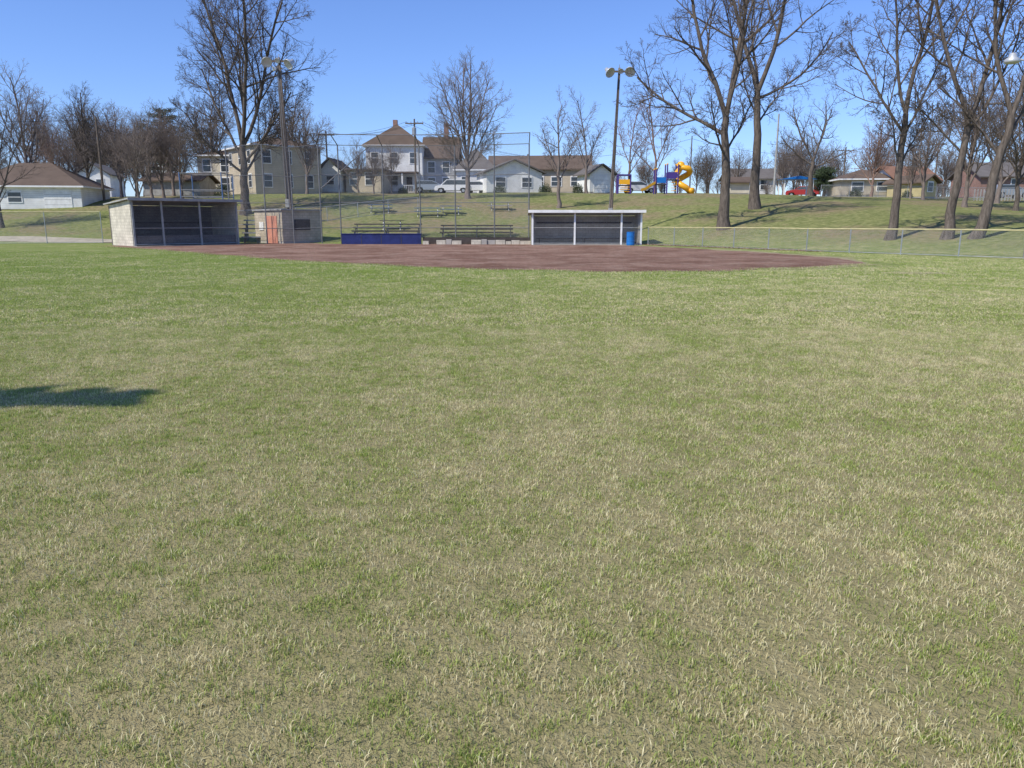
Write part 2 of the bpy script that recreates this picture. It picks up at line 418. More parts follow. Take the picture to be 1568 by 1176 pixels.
# ------------------------------------------------------------ trees
ZV=Vector((0,0,1))
def emit(V,Fc,pts,rs,n):
    o=len(V)
    last=len(pts)-1
    for i,p in enumerate(pts):
        d=pts[min(i+1,last)]-pts[max(i-1,0)]
        u=d.cross(Vector((0.31,0.9,0.27)))
        if u.length<1e-6: u=Vector((1,0,0))
        u.normalize(); w=d.cross(u).normalized()
        for k in range(n):
            a=6.28318*k/n
            V.append(p+u*(math.cos(a)*rs[i])+w*(math.sin(a)*rs[i]))
    for i in range(last):
        for k in range(n):
            k2=(k+1)%n
            Fc.append((o+i*n+k,o+i*n+k2,o+(i+1)*n+k2,o+(i+1)*n+k))
def children(V,Fc,r,pts,rs,L,lvl,P,t0):
    k=P['nch'][lvl]; az=r.random()*6.28; n=len(pts)-1
    for j in range(k):
        t=t0+(1-t0)*(j+r.random())/k; f=t*n; i=min(int(f),n-1); q=pts[i].lerp(pts[i+1],f-i)
        d=(pts[i+1]-pts[i]).normalized(); rr=rs[i]+(rs[i+1]-rs[i])*(f-i)
        az+=2.4+r.uniform(-.6,.6); ang=R(P['ang'][lvl])*r.uniform(0.65,1.3)
        u=d.orthogonal().normalized(); w=d.cross(u)
        cd=(d*math.cos(ang)+(u*math.cos(az)+w*math.sin(az))*math.sin(ang)).normalized()
        cl=L*P['lr'][lvl]*(1.0-0.45*t)*r.uniform(0.7,1.25)
        grow(V,Fc,r,q,cd,cl,max(min(rr*0.62,P['rmax'][lvl+1]),P['rmin']),lvl+1,P)
def grow(V,Fc,r,p,d,L,rad,lvl,P):
    n=(8,8,6,4,3,2,2)[lvl]; sides=(9,7,5,4,3,3,3)[lvl]
    pts=[p];rs=[rad]; wob=P['wob']*(0.5,0.8,1,1.2,1.2,1,1)[lvl]
    re=max(rad*(0.45 if lvl<2 else 0.35),P['rmin']*0.6)
    for i in range(n):
        d=(d+Vector((r.gauss(0,wob),r.gauss(0,wob),r.gauss(0,wob)))+ZV*P['up']).normalized()
        p=p+d*(L/n); pts.append(p); rs.append(rad+(re-rad)*(i+1)/n)
    emit(V,Fc,pts,rs,sides)
    if lvl<P['max']: children(V,Fc,r,pts,rs,L,lvl,P,0.2)
def treemesh(name,seed,trunk,r0,limbs,P,mat):
    r=random.Random(seed); V=[];Fc=[]
    tp=[Vector(t) for t in trunk]; pts=[]
    for i in range(len(tp)-1):
        for k in range(4): 
            q=tp[i].lerp(tp[i+1],k/4); q.x+=r.gauss(0,.04); q.y+=r.gauss(0,.04); pts.append(q)
    pts.append(tp[-1]); n=len(pts)-1
    rs=[r0*(1-0.42*i/n) for i in range(n+1)]; rs[0]*=1.45; rs[1]*=1.1
    emit(V,Fc,pts,rs,10)
    for (t,d,L,k) in limbs:
        f=t*n; i=min(int(f),n-1); q=pts[i].lerp(pts[i+1],f-i)
        grow(V,Fc,r,q,Vector(d).normalized(),L*P.get('ls',1),rs[i]*k,1,P)
    me=bpy.data.meshes.new(name); me.from_pydata([tuple(v) for v in V],[],Fc)
    me.polygons.foreach_set('use_smooth',[True]*len(Fc)); me.materials.append(MT[mat]); return me
def place(name,me,X,Y,s=1,rot=0,parent=None,dz=-0.15,sz_=None):
    o=bpy.data.objects.new(name,me); scene.collection.objects.link(o)
    o.location=(X,Y,h(X,Y)+dz); o.scale=(s,s,sz_ or s); o.rotation_euler=(0,0,rot)
    if parent: o.parent=parent
    return o
BIG=dict(nch=[0,9,7,6,5],ang=[50,42,45,45,45],lr=[.6,.5,.52,.55,.55],rmax=[.5,.26,.10,.04,.018,.011],rmin=.010,wob=.10,up=.05,max=4)
BIG5=dict(BIG,max=5,nch=[0,9,7,6,4,2])
def hero(name,b,e,Y,trunk,r0,limbs,seed,P=BIG,mat='bark',**k):
    X=sx(b,Y,e); me=treemesh(name,seed,trunk,r0,limbs,dict(P,**k),mat); return place(name,me,X,Y)
hero('bare_oak_tree',375,305,75,[(0,0,0),(.05,0,3),(.1,0,6.5)],.45,[(1,(-.35,.1,1),14,.7),(1,(.05,-.2,1),15,.72),(.95,(.30,.2,1),13.5,.65),(.8,(-.6,0,.8),9.5,.45),(.75,(.6,-.1,.75),8,.45),(.6,(.5,.6,.8),7,.35),(.62,(-.7,-.3,.6),7,.35),(.9,(-.1,.3,1),12,.5)],11,BIG5,nch=[0,12,8,7,5,2])
hero('bare_elm_tree',716,306,82,[(0,0,0),(.05,0,2),(.0,0,4)],.30,[(1,(-.12,.1,1),11,.6),(1,(.15,.1,1),11,.6),(.95,(-.4,-.1,1),9.5,.5),(.95,(.42,-.2,1),9.5,.5),(.9,(.05,.4,1),9.5,.5),(.9,(-.1,-.4,1),9.5,.5),(.85,(-.62,.1,1),8,.4),(.85,(.65,.1,1),8,.4),(.7,(.8,.3,.8),6,.3),(.7,(-.8,-.3,.8),6,.3),(.75,(.6,-.3,.6),5,.3),(.75,(-.6,.3,.6),5,.3)],21,BIG5,'bark_far',up=.05,wob=.05,nch=[0,11,8,6,3,0],max=4,ls=.84,lr=[.6,.44,.5,.55,.55])
MP=dict(nch=[0,9,7,5,4],ls=.85)
hero('bare_maple_tree',855,312,76,[(0,0,0),(0,0,2.1),(0,0,4.4)],.2,[(1,(0,0,1),6,.7),(.8,(-.45,0,1),5,.5),(.8,(.45,.1,1),5,.5),(.6,(.5,.3,1),4,.4),(.6,(-.5,.2,1),4,.4)],22,BIG,'bark_far',**MP)
hero('bare_maple_tree',897,292,95,[(0,0,0),(0,0,2.2),(0,0,4.4)],.2,[(1,(0,0,1),7.5,.7),(.8,(-.45,0,1),6,.5),(.8,(.45,.1,1),6,.5),(.6,(.4,.3,1),5,.4),(.6,(-.5,.2,1),5,.4)],23,BIG,'bark_far',**MP)
hero('bare_maple_tree',1003,290,97,[(0,0,0),(0,0,2),(0,0,4)],.22,[(1,(0,0,1),8,.7),(.9,(-.4,0,1),7,.5),(.9,(.4,.1,1),7,.5),(.6,(.7,.3,1),5,.4),(.6,(-.7,.2,1),5,.4)],24,BIG,'bark_red',nch=[0,10,8,5,3])
hero('bare_maple_tree',963,290,99,[(0,0,0),(0,0,2),(0,0,4)],.2,[(1,(0,0,1),6,.7),(.9,(-.4,0,1),5,.5),(.9,(.4,.1,1),5,.5),(.6,(.7,.3,1),4,.4)],25,BIG,'bark_red',nch=[0,9,7,5,3])
hero('bare_oak_tree',1108,347,58,[(0,0,0),(-.05,0,4),(-.25,0,8)],.40,[(1,(-.48,-.1,1),10,.72),(1,(.25,.1,1),12,.75),(.85,(-.9,.3,.6),8,.5),(.97,(0.02,-.3,1),9,.5),(.7,(.6,.5,.7),5,.3),(.66,(-.7,-.5,.6),5,.3)],31,BIG5)
hero('bare_oak_tree',1155,325,66,[(0,0,0),(-.15,0,5),(-.35,0,9.3)],.40,[(1,(-.42,.1,1),13,.75),(1,(.45,-.1,1),13,.78),(.95,(.9,.2,.55),8.5,.45),(.8,(-.6,.2,.8),5,.3),(.72,(.7,.5,.8),5,.3),(.98,(.05,.35,1),10,.5)],32,BIG5)
hero('bare_oak_tree',1241,296,92,[(0,0,0),(-.1,0,2),(0,0,4)],.32,[(1,(-.5,0,1),6.5,.65),(1,(.45,.1,1),7,.7),(.9,(-.9,.3,.5),5,.5),(.8,(.9,.3,.5),5,.5)],33,BIG,nch=[0,9,7,5,3])
hero('bare_ash_tree',1364,362,45,[(0,0,0),(.1,0,3.5),(.15,0,7)],.25,[(1,(.05,0,1),9,.8),(.85,(-.6,.1,.8),6,.5),(.8,(.6,.2,1),6,.45),(.6,(-.5,-.3,.9),4,.3),(1,(-.2,.3,1),8,.6),(.6,(.6,.3,.8),3.5,.3)],34,BIG5)
hero('bare_ash_tree',1450,370,43,[(0,0,0),(.15,0,3),(.42,0,6.2)],.27,[(1,(-.42,0,1),9,.75),(1,(.22,.1,1),10,.78),(.9,(.7,.1,.9),6.5,.5),(.75,(-.6,.3,.8),4,.35)],35,BIG5)
hero('bare_ash_tree',1494,377,42,[(0,0,0),(.5,0,3),(1.05,0,6.4)],.29,[(1,(-.22,.1,1),9,.7),(1,(.3,0,1),9,.75),(.85,(.8,.3,.8),6,.5),(.7,(-.6,.3,1),5,.35)],36,BIG5)
med=[]
for i,(k,m_) in enumerate([('oak','bark_far'),('elm','bark_far'),('ash','bark'),('round','bark_far'),('maple','bark_red')]):
    r=random.Random(50+i); limbs=[]
    for j in range(9):
        a=j*2.4; t=.3+.65*r.random(); s=r.uniform(.25,.8); limbs.append((t,(math.cos(a)*s,math.sin(a)*s,1),r.uniform(4.2,7.2),.5))
    limbs.append((1,(0,0,1),7,.8))
    med.append(treemesh('tree_'+k,60+i,[(0,0,0),(.1,0,2.5),(0,.1,5)],.22,limbs,dict(BIG,nch=[0,10,8,5,3]),m_))
def mt(name,b,Y,s,i,rot=0): return place(name,med[i],sx(b,Y,290),Y,s,rot)
for n_,b,Y,s,i,ro in [('bare_tree',45,86,1.05,0,1),('bare_tree',-5,70,.9,2,2),('bare_tree',108,84,.55,1,.4),('bare_tree',212,78,.7,0,3),('bare_tree',278,84,.7,3,5),
    ('bare_tree',330,100,1.0,1,2.2),('bare_tree',185,92,.8,3,1.4),('bare_tree',138,100,1.05,2,4),('bare_tree',250,86,.72,0,3.3),('bare_tree',232,84,.74,1,2.3),('bare_tree',265,90,.8,3,1.3),
    ('bare_shrub',572,92,.42,3,1),('bare_shrub',600,94,.48,1,3),('bare_shrub',548,97,.5,0,5),('bare_tree',1480,62,.85,1,4),('bare_tree',1530,70,.9,0,1),
    ('bare_tree',1560,58,.8,2,2),('bare_tree',1415,76,.75,3,2),('bare_tree',1335,86,.72,4,5),('bare_tree',1395,80,.5,1,1),('bare_tree',1200,120,.75,0,2),('bare_tree',1130,120,.6,3,2),
    ('bare_tree',690,112,.6,2,3),('bare_tree',450,100,1.0,3,4),('bare_tree',470,88,.75,1,0)]:
    mt(n_,b,Y,s,i,ro)
far=empty('distant_trees',(0,0,0))
r=random.Random(5)
for i in range(100):
    Y=r.uniform(125,165); b=r.uniform(-160,1760)
    s=r.uniform(.45,.85)
    if b<330: s=r.uniform(.75,1.35)
    if 330<b<1060: s*=.7
    place('far_tree',med[r.randrange(5)],sx(b,Y,290),Y,s,r.uniform(0,6),far)
for i in range(70):
    Y=r.uniform(112,150); b=r.uniform(-160,1760)
    place('far_brush',med[r.randrange(5)],sx(b,Y,290),Y,r.uniform(.26,.42),r.uniform(0,6),far,dz=-1.0)
def pine(X,Y,H,wide=3.0):
    m=MB(); r=random.Random(3); m.tube([(0,0,0),(.1,0,H*.5),(0,0,H)],[.25,.16,.04],'bark',8)
    for i in range(80):
        z=H*(.3+.7*(i/80)); a=i*2.4+r.uniform(-.5,.5); L=min(1,(1-(z/H))*2.4)**.5*wide*r.uniform(.45,1.15)+.3; e=Vector((math.cos(a)*L,math.sin(a)*L,z+.10*L+r.uniform(-.3,.4)))
        m.tube([(0,0,z),tuple(e)],[.06,.015],'bark',3)
        for k in range(80):
            t=r.uniform(.35,1.08); c=Vector((0,0,z)).lerp(e,t)+Vector((r.gauss(0,.24),r.gauss(0,.24),r.gauss(0,.12)))
            d=Vector((r.gauss(0,1),r.gauss(0,1),r.gauss(.3,.5))).normalized()*.2; w=Vector((r.gauss(0,1),r.gauss(0,1),r.gauss(0,1))).normalized()*.04
            m.add([c-d-w,c-d+w,c+d],[(0,1,2)],'needles')
    o=m.obj('pine_tree'); o.location=(X,Y,h(X,Y)-.1)
pine(sx(256,98,250),98,10.4)
pine(sx(1262,104,290),104,3.5,1.6)
def bush(b,Y,w,hh,mat='needles',seed=1):
    m=MB(); r=random.Random(seed)
    for k in range(1500):
        d=Vector((r.gauss(0,1),r.gauss(0,1),abs(r.gauss(0,1)))).normalized(); q=r.uniform(.55,1.05)*(1+.25*noise.noise(d*2.3+Vector((seed,0,0))))
        c=Vector((d.x*w/2*q,d.y*w/2*q,d.z*hh*q)); u=Vector((r.gauss(0,1),r.gauss(0,1),r.gauss(0,1))).normalized()*.07; v=Vector((r.gauss(0,1),r.gauss(0,1),r.gauss(0,1))).normalized()*.06
        m.add([c-u,c+v,c+u],[(0,1,2)],mat)
    for k in range(7):
        a=k*.9; m.tube([(0,0,-.1),(math.cos(a)*w*.3,math.sin(a)*w*.3,hh*.7)],.02,'bark',4)
    X=sx(b,Y,290); o=m.obj('evergreen_shrub'); o.location=(X,Y,h(X,Y)-.05)
for b,Y,w,hh,sd_ in [(585,104.5,1.8,1.1,1),(617,104.6,1.4,.9,2),(652,104.8,2.0,1.3,3),(765,96,1.7,1.0,4),(835,99,1.8,1.1,5),(885,95,1.4,1.2,6),(340,90,1.8,1.3,7),(1310,95,1.8,1.0,8),(1390,93,1.3,.9,9)]: bush(b,Y,w,hh,'needles',sd_)
# ------------------------------------------------------------ houses
def win(m,x,z,w,hh,face='f',W=0,D=0):
    def bx(a0,a1,o0,o1,z0,z1,mt):
        if face=='f': m.box(a0,a1,-o1,-o0,z0,z1,mt)
        elif face=='l': m.box(-o1,-o0,a0,a1,z0,z1,mt)
        else: m.box(W+o0,W+o1,a0,a1,z0,z1,mt)
    bx(x-w/2-.1,x+w/2+.1,.003,.06,z-.1,z+hh+.14,'trim')
    bx(x-w/2,x+w/2,.063,.075,z,z+hh,'glass')
    bx(x-w/2,x+w/2,.078,.10,z+hh/2-.03,z+hh/2+.03,'trim')
def roofmesh(m,kind,w,d,z,rh,mat,wm,ov=.45,th=.16):
    if kind=='gx':
        m.prism([(-ov,z-.1),(d/2,z+rh),(d+ov,z-.1),(d+ov,z-.1+th),(d/2,z+rh+th),(-ov,z-.1+th)],-ov,w+ov,'x',mat)
        m.prism([(0.02,z),(d/2,z+rh-.03),(d-.02,z)],.02,w-.02,'x',wm)
    elif kind=='gy':
        m.prism([(-ov,z-.1),(w/2,z+rh),(w+ov,z-.1),(w+ov,z-.1+th),(w/2,z+rh+th),(-ov,z-.1+th)],-ov,d+ov,'y',mat)
        m.prism([(0.02,z),(w/2,z+rh-.03),(w-.02,z)],.02,d-.02,'y',wm)
    elif kind=='hip':
        k=min(w,d)/2+ov; a,b_=-ov,w+ov
        if w>=d: r1=(a+k,d/2); r2=(b_-k,d/2)
        else: r1=(w/2,-ov+k); r2=(w/2,d+ov-k)
        vs=[(a,-ov,z),(b_,-ov,z),(b_,d+ov,z),(a,d+ov,z),(a,-ov,z+th),(b_,-ov,z+th),(b_,d+ov,z+th),(a,d+ov,z+th),(*r1,z+rh),(*r2,z+rh)]
        if w>=d: fs=[(4,5,9,8),(5,6,9),(6,7,8,9),(7,4,8)]
        else: fs=[(4,5,8),(5,6,9,8),(6,7,9),(7,4,8,9)]
        m.add(vs,fs,mat); m.add(vs,[(0,1,5,4),(1,2,6,5),(2,3,7,6),(3,0,4,7),(3,2,1,0)],'trim')
    elif kind=='slab':
        m.box(-.12,w+.12,-.12,d+.12,z+.003,z+.1,mat)
    else:
        m.box(-ov,w+ov,-ov,d+ov,z+.003,z+th,mat)
def house(name,X,Y,rot,parts,extra=None):
    e=empty(name,(X,Y,h(X,Y)-.1),R(rot))
    for i,p in enumerate(parts):
        x,y,w,d,wh,rh,kind,wm,rm=p[:9]; wins=p[9] if len(p)>9 else {}
        T=Vector((x,y,0))
        m=MB(); m.box(0,w,0,d,.3,wh,wm); m.box(.03,w-.03,.03,d-.03,-2,.3,'concrete'); o=m.obj('walls_%d'%i,e); o.location=T
        m=MB(); roofmesh(m,kind,w,d,wh,rh,rm,wm); o=m.obj('roof_%d'%i,e); fixn(o); o.location=T
        m=MB()
        for f,l in wins.items():
            for q in l:
                if f=='door': m.box(q[0]-.5,q[0]+.5,-.05,-.003,.3,2.4,'trim'); m.box(q[0]-.4,q[0]+.4,-.07,-.053,.35,2.3,q[1])
                elif f=='garage':
                    m.box(q[0]-q[1]/2,q[0]+q[1]/2,-.05,-.003,.2,2.2,'white')
                    for zz in (.7,1.2,1.7): m.box(q[0]-q[1]/2+.05,q[0]+q[1]/2-.05,-.056,-.052,zz,zz+.03,'grey')
                else: win(m,*q,face=f,W=w,D=d)
        if m.v: o=m.obj('windows_%d'%i,e); o.location=T
    if extra: m=MB(); extra(m); m.obj('details',e)
    return e
def row(xs_,z,w=.9,hh=1.4): return [(x,z,w,hh) for x in xs_]
house('ranch_house',sx(-60,78),78,8,[(0,0,11.2,8,2.4,2.6,'hip','sid_white','shing_br',{'f':row([2,5],1,1.2,.9),'garage':[(9,2.6)]})])
house('white_house',sx(118,108),108,10,[(0,0,4.5,6,3.2,1.5,'gy','sid_white','shing_gr',{'f':row([1.2,3.2],1.2)})])
house('white_house',sx(226,104),104,10,[(0,0,2.8,6,4.6,1,'gy','sid_white','shing_gr',{'f':row([1.4],1.2)+row([1.4],3.1,.9,1)})])
house('ranch_house',sx(222,92),92,0,[(0,0,6.5,5,1.9,.9,'gx','grey','shing_br',{})])
house('apartment_house',sx(392,92,290),92,38,[(0,0,8.2,9.5,5.6,1.4,'hip','sid_tan','shing_br',{'f':row([1.5,4,6.6],3.7)+row([1.5,4,6.6],1.0),'l':row([1.5,4.5,7.8],3.7)+row([1.5,4.5,7.8],1.0)}),])
house('cream_house',sx(305,99,290),99,0,[(0,0,7.5,7,4.9,1.3,'hip','sid_cream','shing_br',{'f':row([1.2,3.4,5.8],3.1)+row([1.2,3.4,5.8],.9)})])
house('garage_building',sx(492,100),100,-4,[(0,0,2.6,5,2.9,1.4,'gy','sid_white','shing_dk',{'f':row([1.3],1.2,.9,1)}),(3.0,1,4.5,5,3.0,.5,'flat','sid_tan','shing_gr',{'f':row([1,3],1.2)})])
def porch(m):
    m.box(1.0,7.2,-2.2,-.02,2.7,2.9,'shing_br'); 
    for x in (1.2,3.1,5.1,7.0): m.box(x-.09,x+.09,-2.1,-1.92,.3,2.7,'trim')
    m.box(1.0,7.2,-2.2,-.02,.0,.35,'concrete')
    for k in range(24): m.box(1.3+k*.24,1.34+k*.24,-2.05,-2.0,.35,1.1,'trim')
    m.box(1.2,7.0,-2.07,-1.98,1.103,1.16,'trim')
    m.box(10.2,10.8,5,5.6,6,9.9,'brick'); m.box(3.2,3.8,4,4.6,7.2,10.2,'brick')
house('white_farmhouse',sx(562,108,290),108,0,[(0,0,7.6,9,6.3,3.3,'hip','sid_white','shing_br',{'f':row([1.2,3.8,6.4],4.1)+row([1.2,3.8],1.1),'door':[(5.8,'shing_dk')],'l':row([2,5],4.1)}),
   (7.62,2,4.4,7,4.9,3.0,'gx','sid_grey','shing_br',{'f':row([1.0,3.0],3.0)+row([1,3],.9)}),(12.1,1,5.2,8,3.2,3.2,'hip','sid_white','shing_gr',{'f':row([1.2,3.4],1.0)})],porch)
house('white_house',sx(745,99,290),99,14,[(0,0,7.2,6,2.7,1.5,'gy','sid_white','shing_gr',{'f':row([1.8,5.2],1.0,1.2,1.1)})])
house('ranch_house',sx(806,106,290),106,-6,[(0,0,8.2,7,3.2,1.9,'gx','sid_tan','shing_br',{'f':row([1.6,4,6.6],1.1,1.3,1.1)})])
house('ranch_house',sx(752,118,290),118,0,[(0,0,7,6,4.2,1.4,'gx','sid_cream','shing_br',{'f':row([2,5],2.4)})])
house('garden_shed',sx(903,97,290),97,18,[(0,0,3.1,4,2.4,1.1,'gy','sid_white','shing_gr',{'garage':[(1.5,2)]})])
house('garden_shed',sx(1118,100,290),100,0,[(0,0,2.4,3,1.6,.6,'gx','sid_cream','shing_br',{})])
house('tan_house',sx(1287,99,290),99,-6,[(0,0,6.8,6,2.1,1.4,'hip','sid_tan','shing_br',{'f':row([2,5],.8,1.3,1)})])
house('white_garage',sx(1372,97,290),97,8,[(0,0,5.4,6,2.2,1.7,'gx','sid_white','shing_or',{'garage':[(3.5,2.6)]}),])
house('yellow_house',sx(1414,93,290),93,25,[(0,0,2.2,5,1.9,.8,'gy','sid_yellow','shing_br',{'f':row([1.1],.9,.8,1)})])
house('brick_house',sx(1500,104,290),104,0,[(0,0,9,7,2.8,1.9,'gx','brick','shing_gr',{'f':row([1.5,4.5,7.5],1.1)})])
house('white_house',sx(1120,125,290),125,0,[(0,0,7,6,2.6,1.6,'gx','sid_white','shing_gr',{'f':row([2,5],1)})])
# ------------------------------------------------------------ dugouts
def dugout(name,X,Y,rot,w,d,hf,hb,endm,backm,posts,roofm,fascia,frontwall=None):
    e=empty(name,(X,Y,0),R(rot)); t=.2
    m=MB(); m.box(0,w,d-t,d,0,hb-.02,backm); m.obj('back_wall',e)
    m=MB()
    for x0 in (0,w-t): m.prism([(0.12,0),(d-t-.003,0),(d-t-.003,hb-.03),(0.12,hf-.03)],x0,x0+t,'x',endm)
    o=m.obj('end_walls',e); fixn(o)
    m=MB(); m.prism([(-.30,hf+.015),(d+.25,hb+.015),(d+.25,hb+.10),(-.30,hf+.10)],-.25,w+.25,'x',roofm); o=m.obj('roof',e); fixn(o)
    m=MB(); m.box(-.25,w+.25,-.35,-.303,hf-.06,hf+.13,fascia)
    for x in posts: m.box(x-.06,x+.06,0,.1,0,hf,fascia)
    m.obj('front_frame',e)
    m=MB(); m.box(.4,w-.4,d-.8,d-.45,.42,.47,'bleach')
    for x in (.6,w/2,w-.6): m.box(x-.04,x+.04,d-.7,d-.5,0,.42,'bleach')
    m.box(.4,w-.4,d-.26,d-.203,1.5,1.6,'bleach')
    m.obj('bench',e)
    m=MB(); m.tube([(.1,.05,1.2),(w-.1,.05,1.2)],.03,'galv',6); m.tube([(.1,.05,.12),(w-.1,.05,.12)],.03,'galv',6); m.obj('rails',e)
    panel('screen',e,[(.1,.05),(w-.1,.05)],.1,hf,'chain')
    if frontwall: m=MB(); m.box(.25,w-.25,.13,.25,0,frontwall,backm); m.obj('front_wall',e)
    m=MB(); m.box(.0,w,-.5,d,-.05,.03,'concrete'); m.obj('floor_slab',e)
    return e
x0=sx(814,55.9,350); x1=sx(981,55.9,350)
dugout('dugout',x0,55.6,0,x1-x0,2.2,2.3,2.05,'grey_blk','grey_blk',[.06,3.05,6.35,7.75],'grey','white')
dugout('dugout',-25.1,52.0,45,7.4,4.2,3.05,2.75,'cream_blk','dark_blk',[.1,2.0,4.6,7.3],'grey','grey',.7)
e=empty('trash_barrel',(sx(965,55.2,360),55.0,0)); m=MB()
m.lathe([(.02,0),(.27,0),(.29,.05),(.28,.3),(.30,.32),(.28,.34),(.28,.6),(.30,.62),(.28,.64),(.28,.9),(.30,.92),(.27,.93),(.02,.9)],'blue',16); m.obj('drum',e)
def booth_extra(m):
    m.box(-.05,-.003,.7,2.1,0,2.15,'pink'); m.box(-.05,-.003,2.6,3.2,1.1,1.7,'white'); m.box(1.0,2.4,-.05,-.003,1.1,1.9,'bleach')
house('scorers_booth',sx(432,59.0,340),59.0,48,[(0,0,3.4,3.9,2.55,.1,'slab','booth_blk','grey',{})],booth_extra)
X=sx(318,62,300); e=empty('announcer_stand',(X,62,0)); m=MB()
for a in (-1.6,1.6):
    for b in (-1.2,1.2): m.tube([(a,b,0),(a,b,5.3)],.05,'tblue',6)
m.box(-1.8,1.8,-1.4,1.4,2.9,3.05,'bleach')
for z in (3.5,4.0,5.25):
    m.tube([(-1.6,-1.2,z),(1.6,-1.2,z)],.035,'pipe',6); m.tube([(-1.6,1.2,z),(1.6,1.2,z)],.035,'pipe',6)
    for a in (-1.6,1.6): m.tube([(a,-1.2,z),(a,1.2,z)],.035,'pipe',6)
m.obj('frame',e)
def bleacher(name,X,Y,rot,w,rows,mat,rise=.28,run=.6,z0=0):
    e=empty(name,(X,Y,h(X,Y)+z0),R(rot)); m=MB()
    for i in range(rows):
        z=.42+i*rise; y=i*run
        m.box(0,w,y,y+.30,z-.02,z+.08,mat); 
        if i: m.box(0,w,y-.28,y-.03,z-.30,z-.24,mat)
    m.obj('planks',e); m=MB()
    k=max(2,int(w/2)+1)
    for j in range(k):
        x=.2+(w-.4)*j/(k-1)
        for i in range(rows): m.box(x-.03,x+.03,i*run+.1,i*run+.16,-.6,.40+i*rise-.003,'pipe')
        m.tube([(x,0,.1),(x,(rows-1)*run+.2,.33+(rows-1)*rise)],.03,'pipe',5)
    if mat=='galv':
        top=.42+rows*rise
        m.tube([(0,rows*run,top+.5),(w,rows*run,top+.5)],.03,'pipe',5); m.tube([(0,rows*run,top+.1),(w,rows*run,top+.1)],.03,'pipe',5)
        for j in range(k):
            x=.2+(w-.4)*j/(k-1); m.tube([(x,rows*run,-.6),(x,rows*run,top+.5)],.03,'pipe',5)
    m.obj('frame',e)
bleacher('bleachers',sx(672,61.5,340),61.9,0,5.8,3,'bleach',.26)
bleacher('bleachers',sx(536,61.5,340),61.9,0,5.4,3,'bleach',.26,.6,.15)
bleacher('bleachers',sx(362,60,340),60.8,12,2.4,5,'galv',.32)
m=MB(); e=empty('padded_wall',(0,0,0)); m.box(sx(523,57.5,360),sx(645,57.5,360),57.4,57.6,0,.72,'navy'); m.box(sx(523,57.5,360)-.02,sx(645,57.5,360)+.02,57.37,57.63,.723,.78,'navy')
for k in range(5): 
    x=sx(523+122*k/4,57.5,360); m.box(x-.02,x+.02,57.385,57.397,.02,.70,'dark')
m.obj('pads',e)
m=MB(); e=empty('low_stone_wall',(0,0,0)); r=random.Random(4); x=sx(648,57.2,368)
while x<sx(808,57.2,368):
    w=r.uniform(.35,.8); 
    if r.random()<.85: m.box(x,x+w-.04,56.9+r.uniform(-.05,.05),57.3,-.05,r.uniform(.22,.38),'cream_blk' if r.random()<.7 else 'concrete')
    x+=w
m.box(sx(648,57.6,368),sx(812,57.6,368),57.5,57.65,0,.5,'bleach')
m.obj('stones',e)
# ------------------------------------------------------------ backstop
e=empty('backstop',(0,0,0)); m=MB()
bp=[(350,58.0),(405,58.6),(447,59.2),(490,60),(520,60.6),(587,61),(643,61),(697,60.8),(757,60.3),(810,59.5)]
bw=[(sx(b,Y,300),Y) for b,Y in bp]; tops=[sz(226,59),sz(222,59),sz(226,59)]+[sz(221,60)]*7
for (x,y),t in zip(bw,tops): m.tube([(x,y,-.1),(x,y,t)],.05,'pipe',8)
for zf in (.16,.42,.7,1.0):
    m.tube([(x,y,t*zf) for (x,y),t in zip(bw,tops)],.026,'pipe',6)
ov=[(x,y-2.2) for x,y in bw[3:]]
for (x,y),(ox,oy),t in zip(bw[3:],ov,tops[3:]): m.tube([(x,y,t),(ox,oy,t+.55)],.035,'pipe',6)
m.tube([(ox,oy,tops[3]+.55) for ox,oy in ov],.03,'pipe',6)
a=bw[3]; b=bw[5]; m.tube([(a[0],a[1],tops[3]*.55),(b[0]-.9,b[1],tops[3])],.035,'pipe',6)
m.obj('pipes',e); panel('netting',e,bw,0.02,tops,'chain_b')
vs=[];uvs=[];fs=[]
for i,((x,y),(ox,oy)) in enumerate(zip(bw[3:],ov)):
    vs+=[(x,y,tops[3]),(ox,oy,tops[3]+.55)]; uvs+=[(x,0),(x,2.3)]
    if i: fs.append((2*i-2,2*i,2*i+1,2*i-1))
me=bpy.data.meshes.new('overhang_net'); me.from_pydata(vs,[],fs); ul=me.uv_layers.new(name='UVMap')
for lp in me.loops: ul.data[lp.index].uv=uvs[lp.vertex_index]
me.materials.append(MT['chain_b']); o=bpy.data.objects.new('overhang_net',me); scene.collection.objects.link(o); o.parent=e
# ------------------------------------------------------------ low fences
def fence(name,pts,ht,step,yellow=True):
    e=empty(name,(0,0,0)); m=MB(); P=[]
    for i in range(len(pts)-1):
        a,b=pts[i],pts[i+1]; L=math.dist(a,b); k=max(1,round(L/step))
        for j in range(k): P.append((a[0]+(b[0]-a[0])*j/k,a[1]+(b[1]-a[1])*j/k))
    P.append(pts[-1]); zs=[h(*p) for p in P]
    for p,z in zip(P,zs): m.tube([(p[0],p[1],z-.2),(p[0],p[1],z+ht+.03)],.03,'galv',6)
    m.tube([(p[0],p[1],z+ht+rng.uniform(-.012,.012)) for p,z in zip(P,zs)],.034 if yellow else .025,'yellow' if yellow else 'galv',6)
    m.tube([(p[0],p[1],z+.06) for p,z in zip(P,zs)],.015,'galv',5)
    m.obj('posts_and_rail',e); panel('netting',e,P,[z+.03 for z in zs],[z+ht for z in zs],'chain')
A=G(992,375.2); Bp=G(1300,387.5); C=G(1568,397.2); D=(C[0]+(C[0]-Bp[0]),C[1]+(C[1]-Bp[1]))
fence('chain_link_fence',[A,Bp,C,D],1.25,3.0)
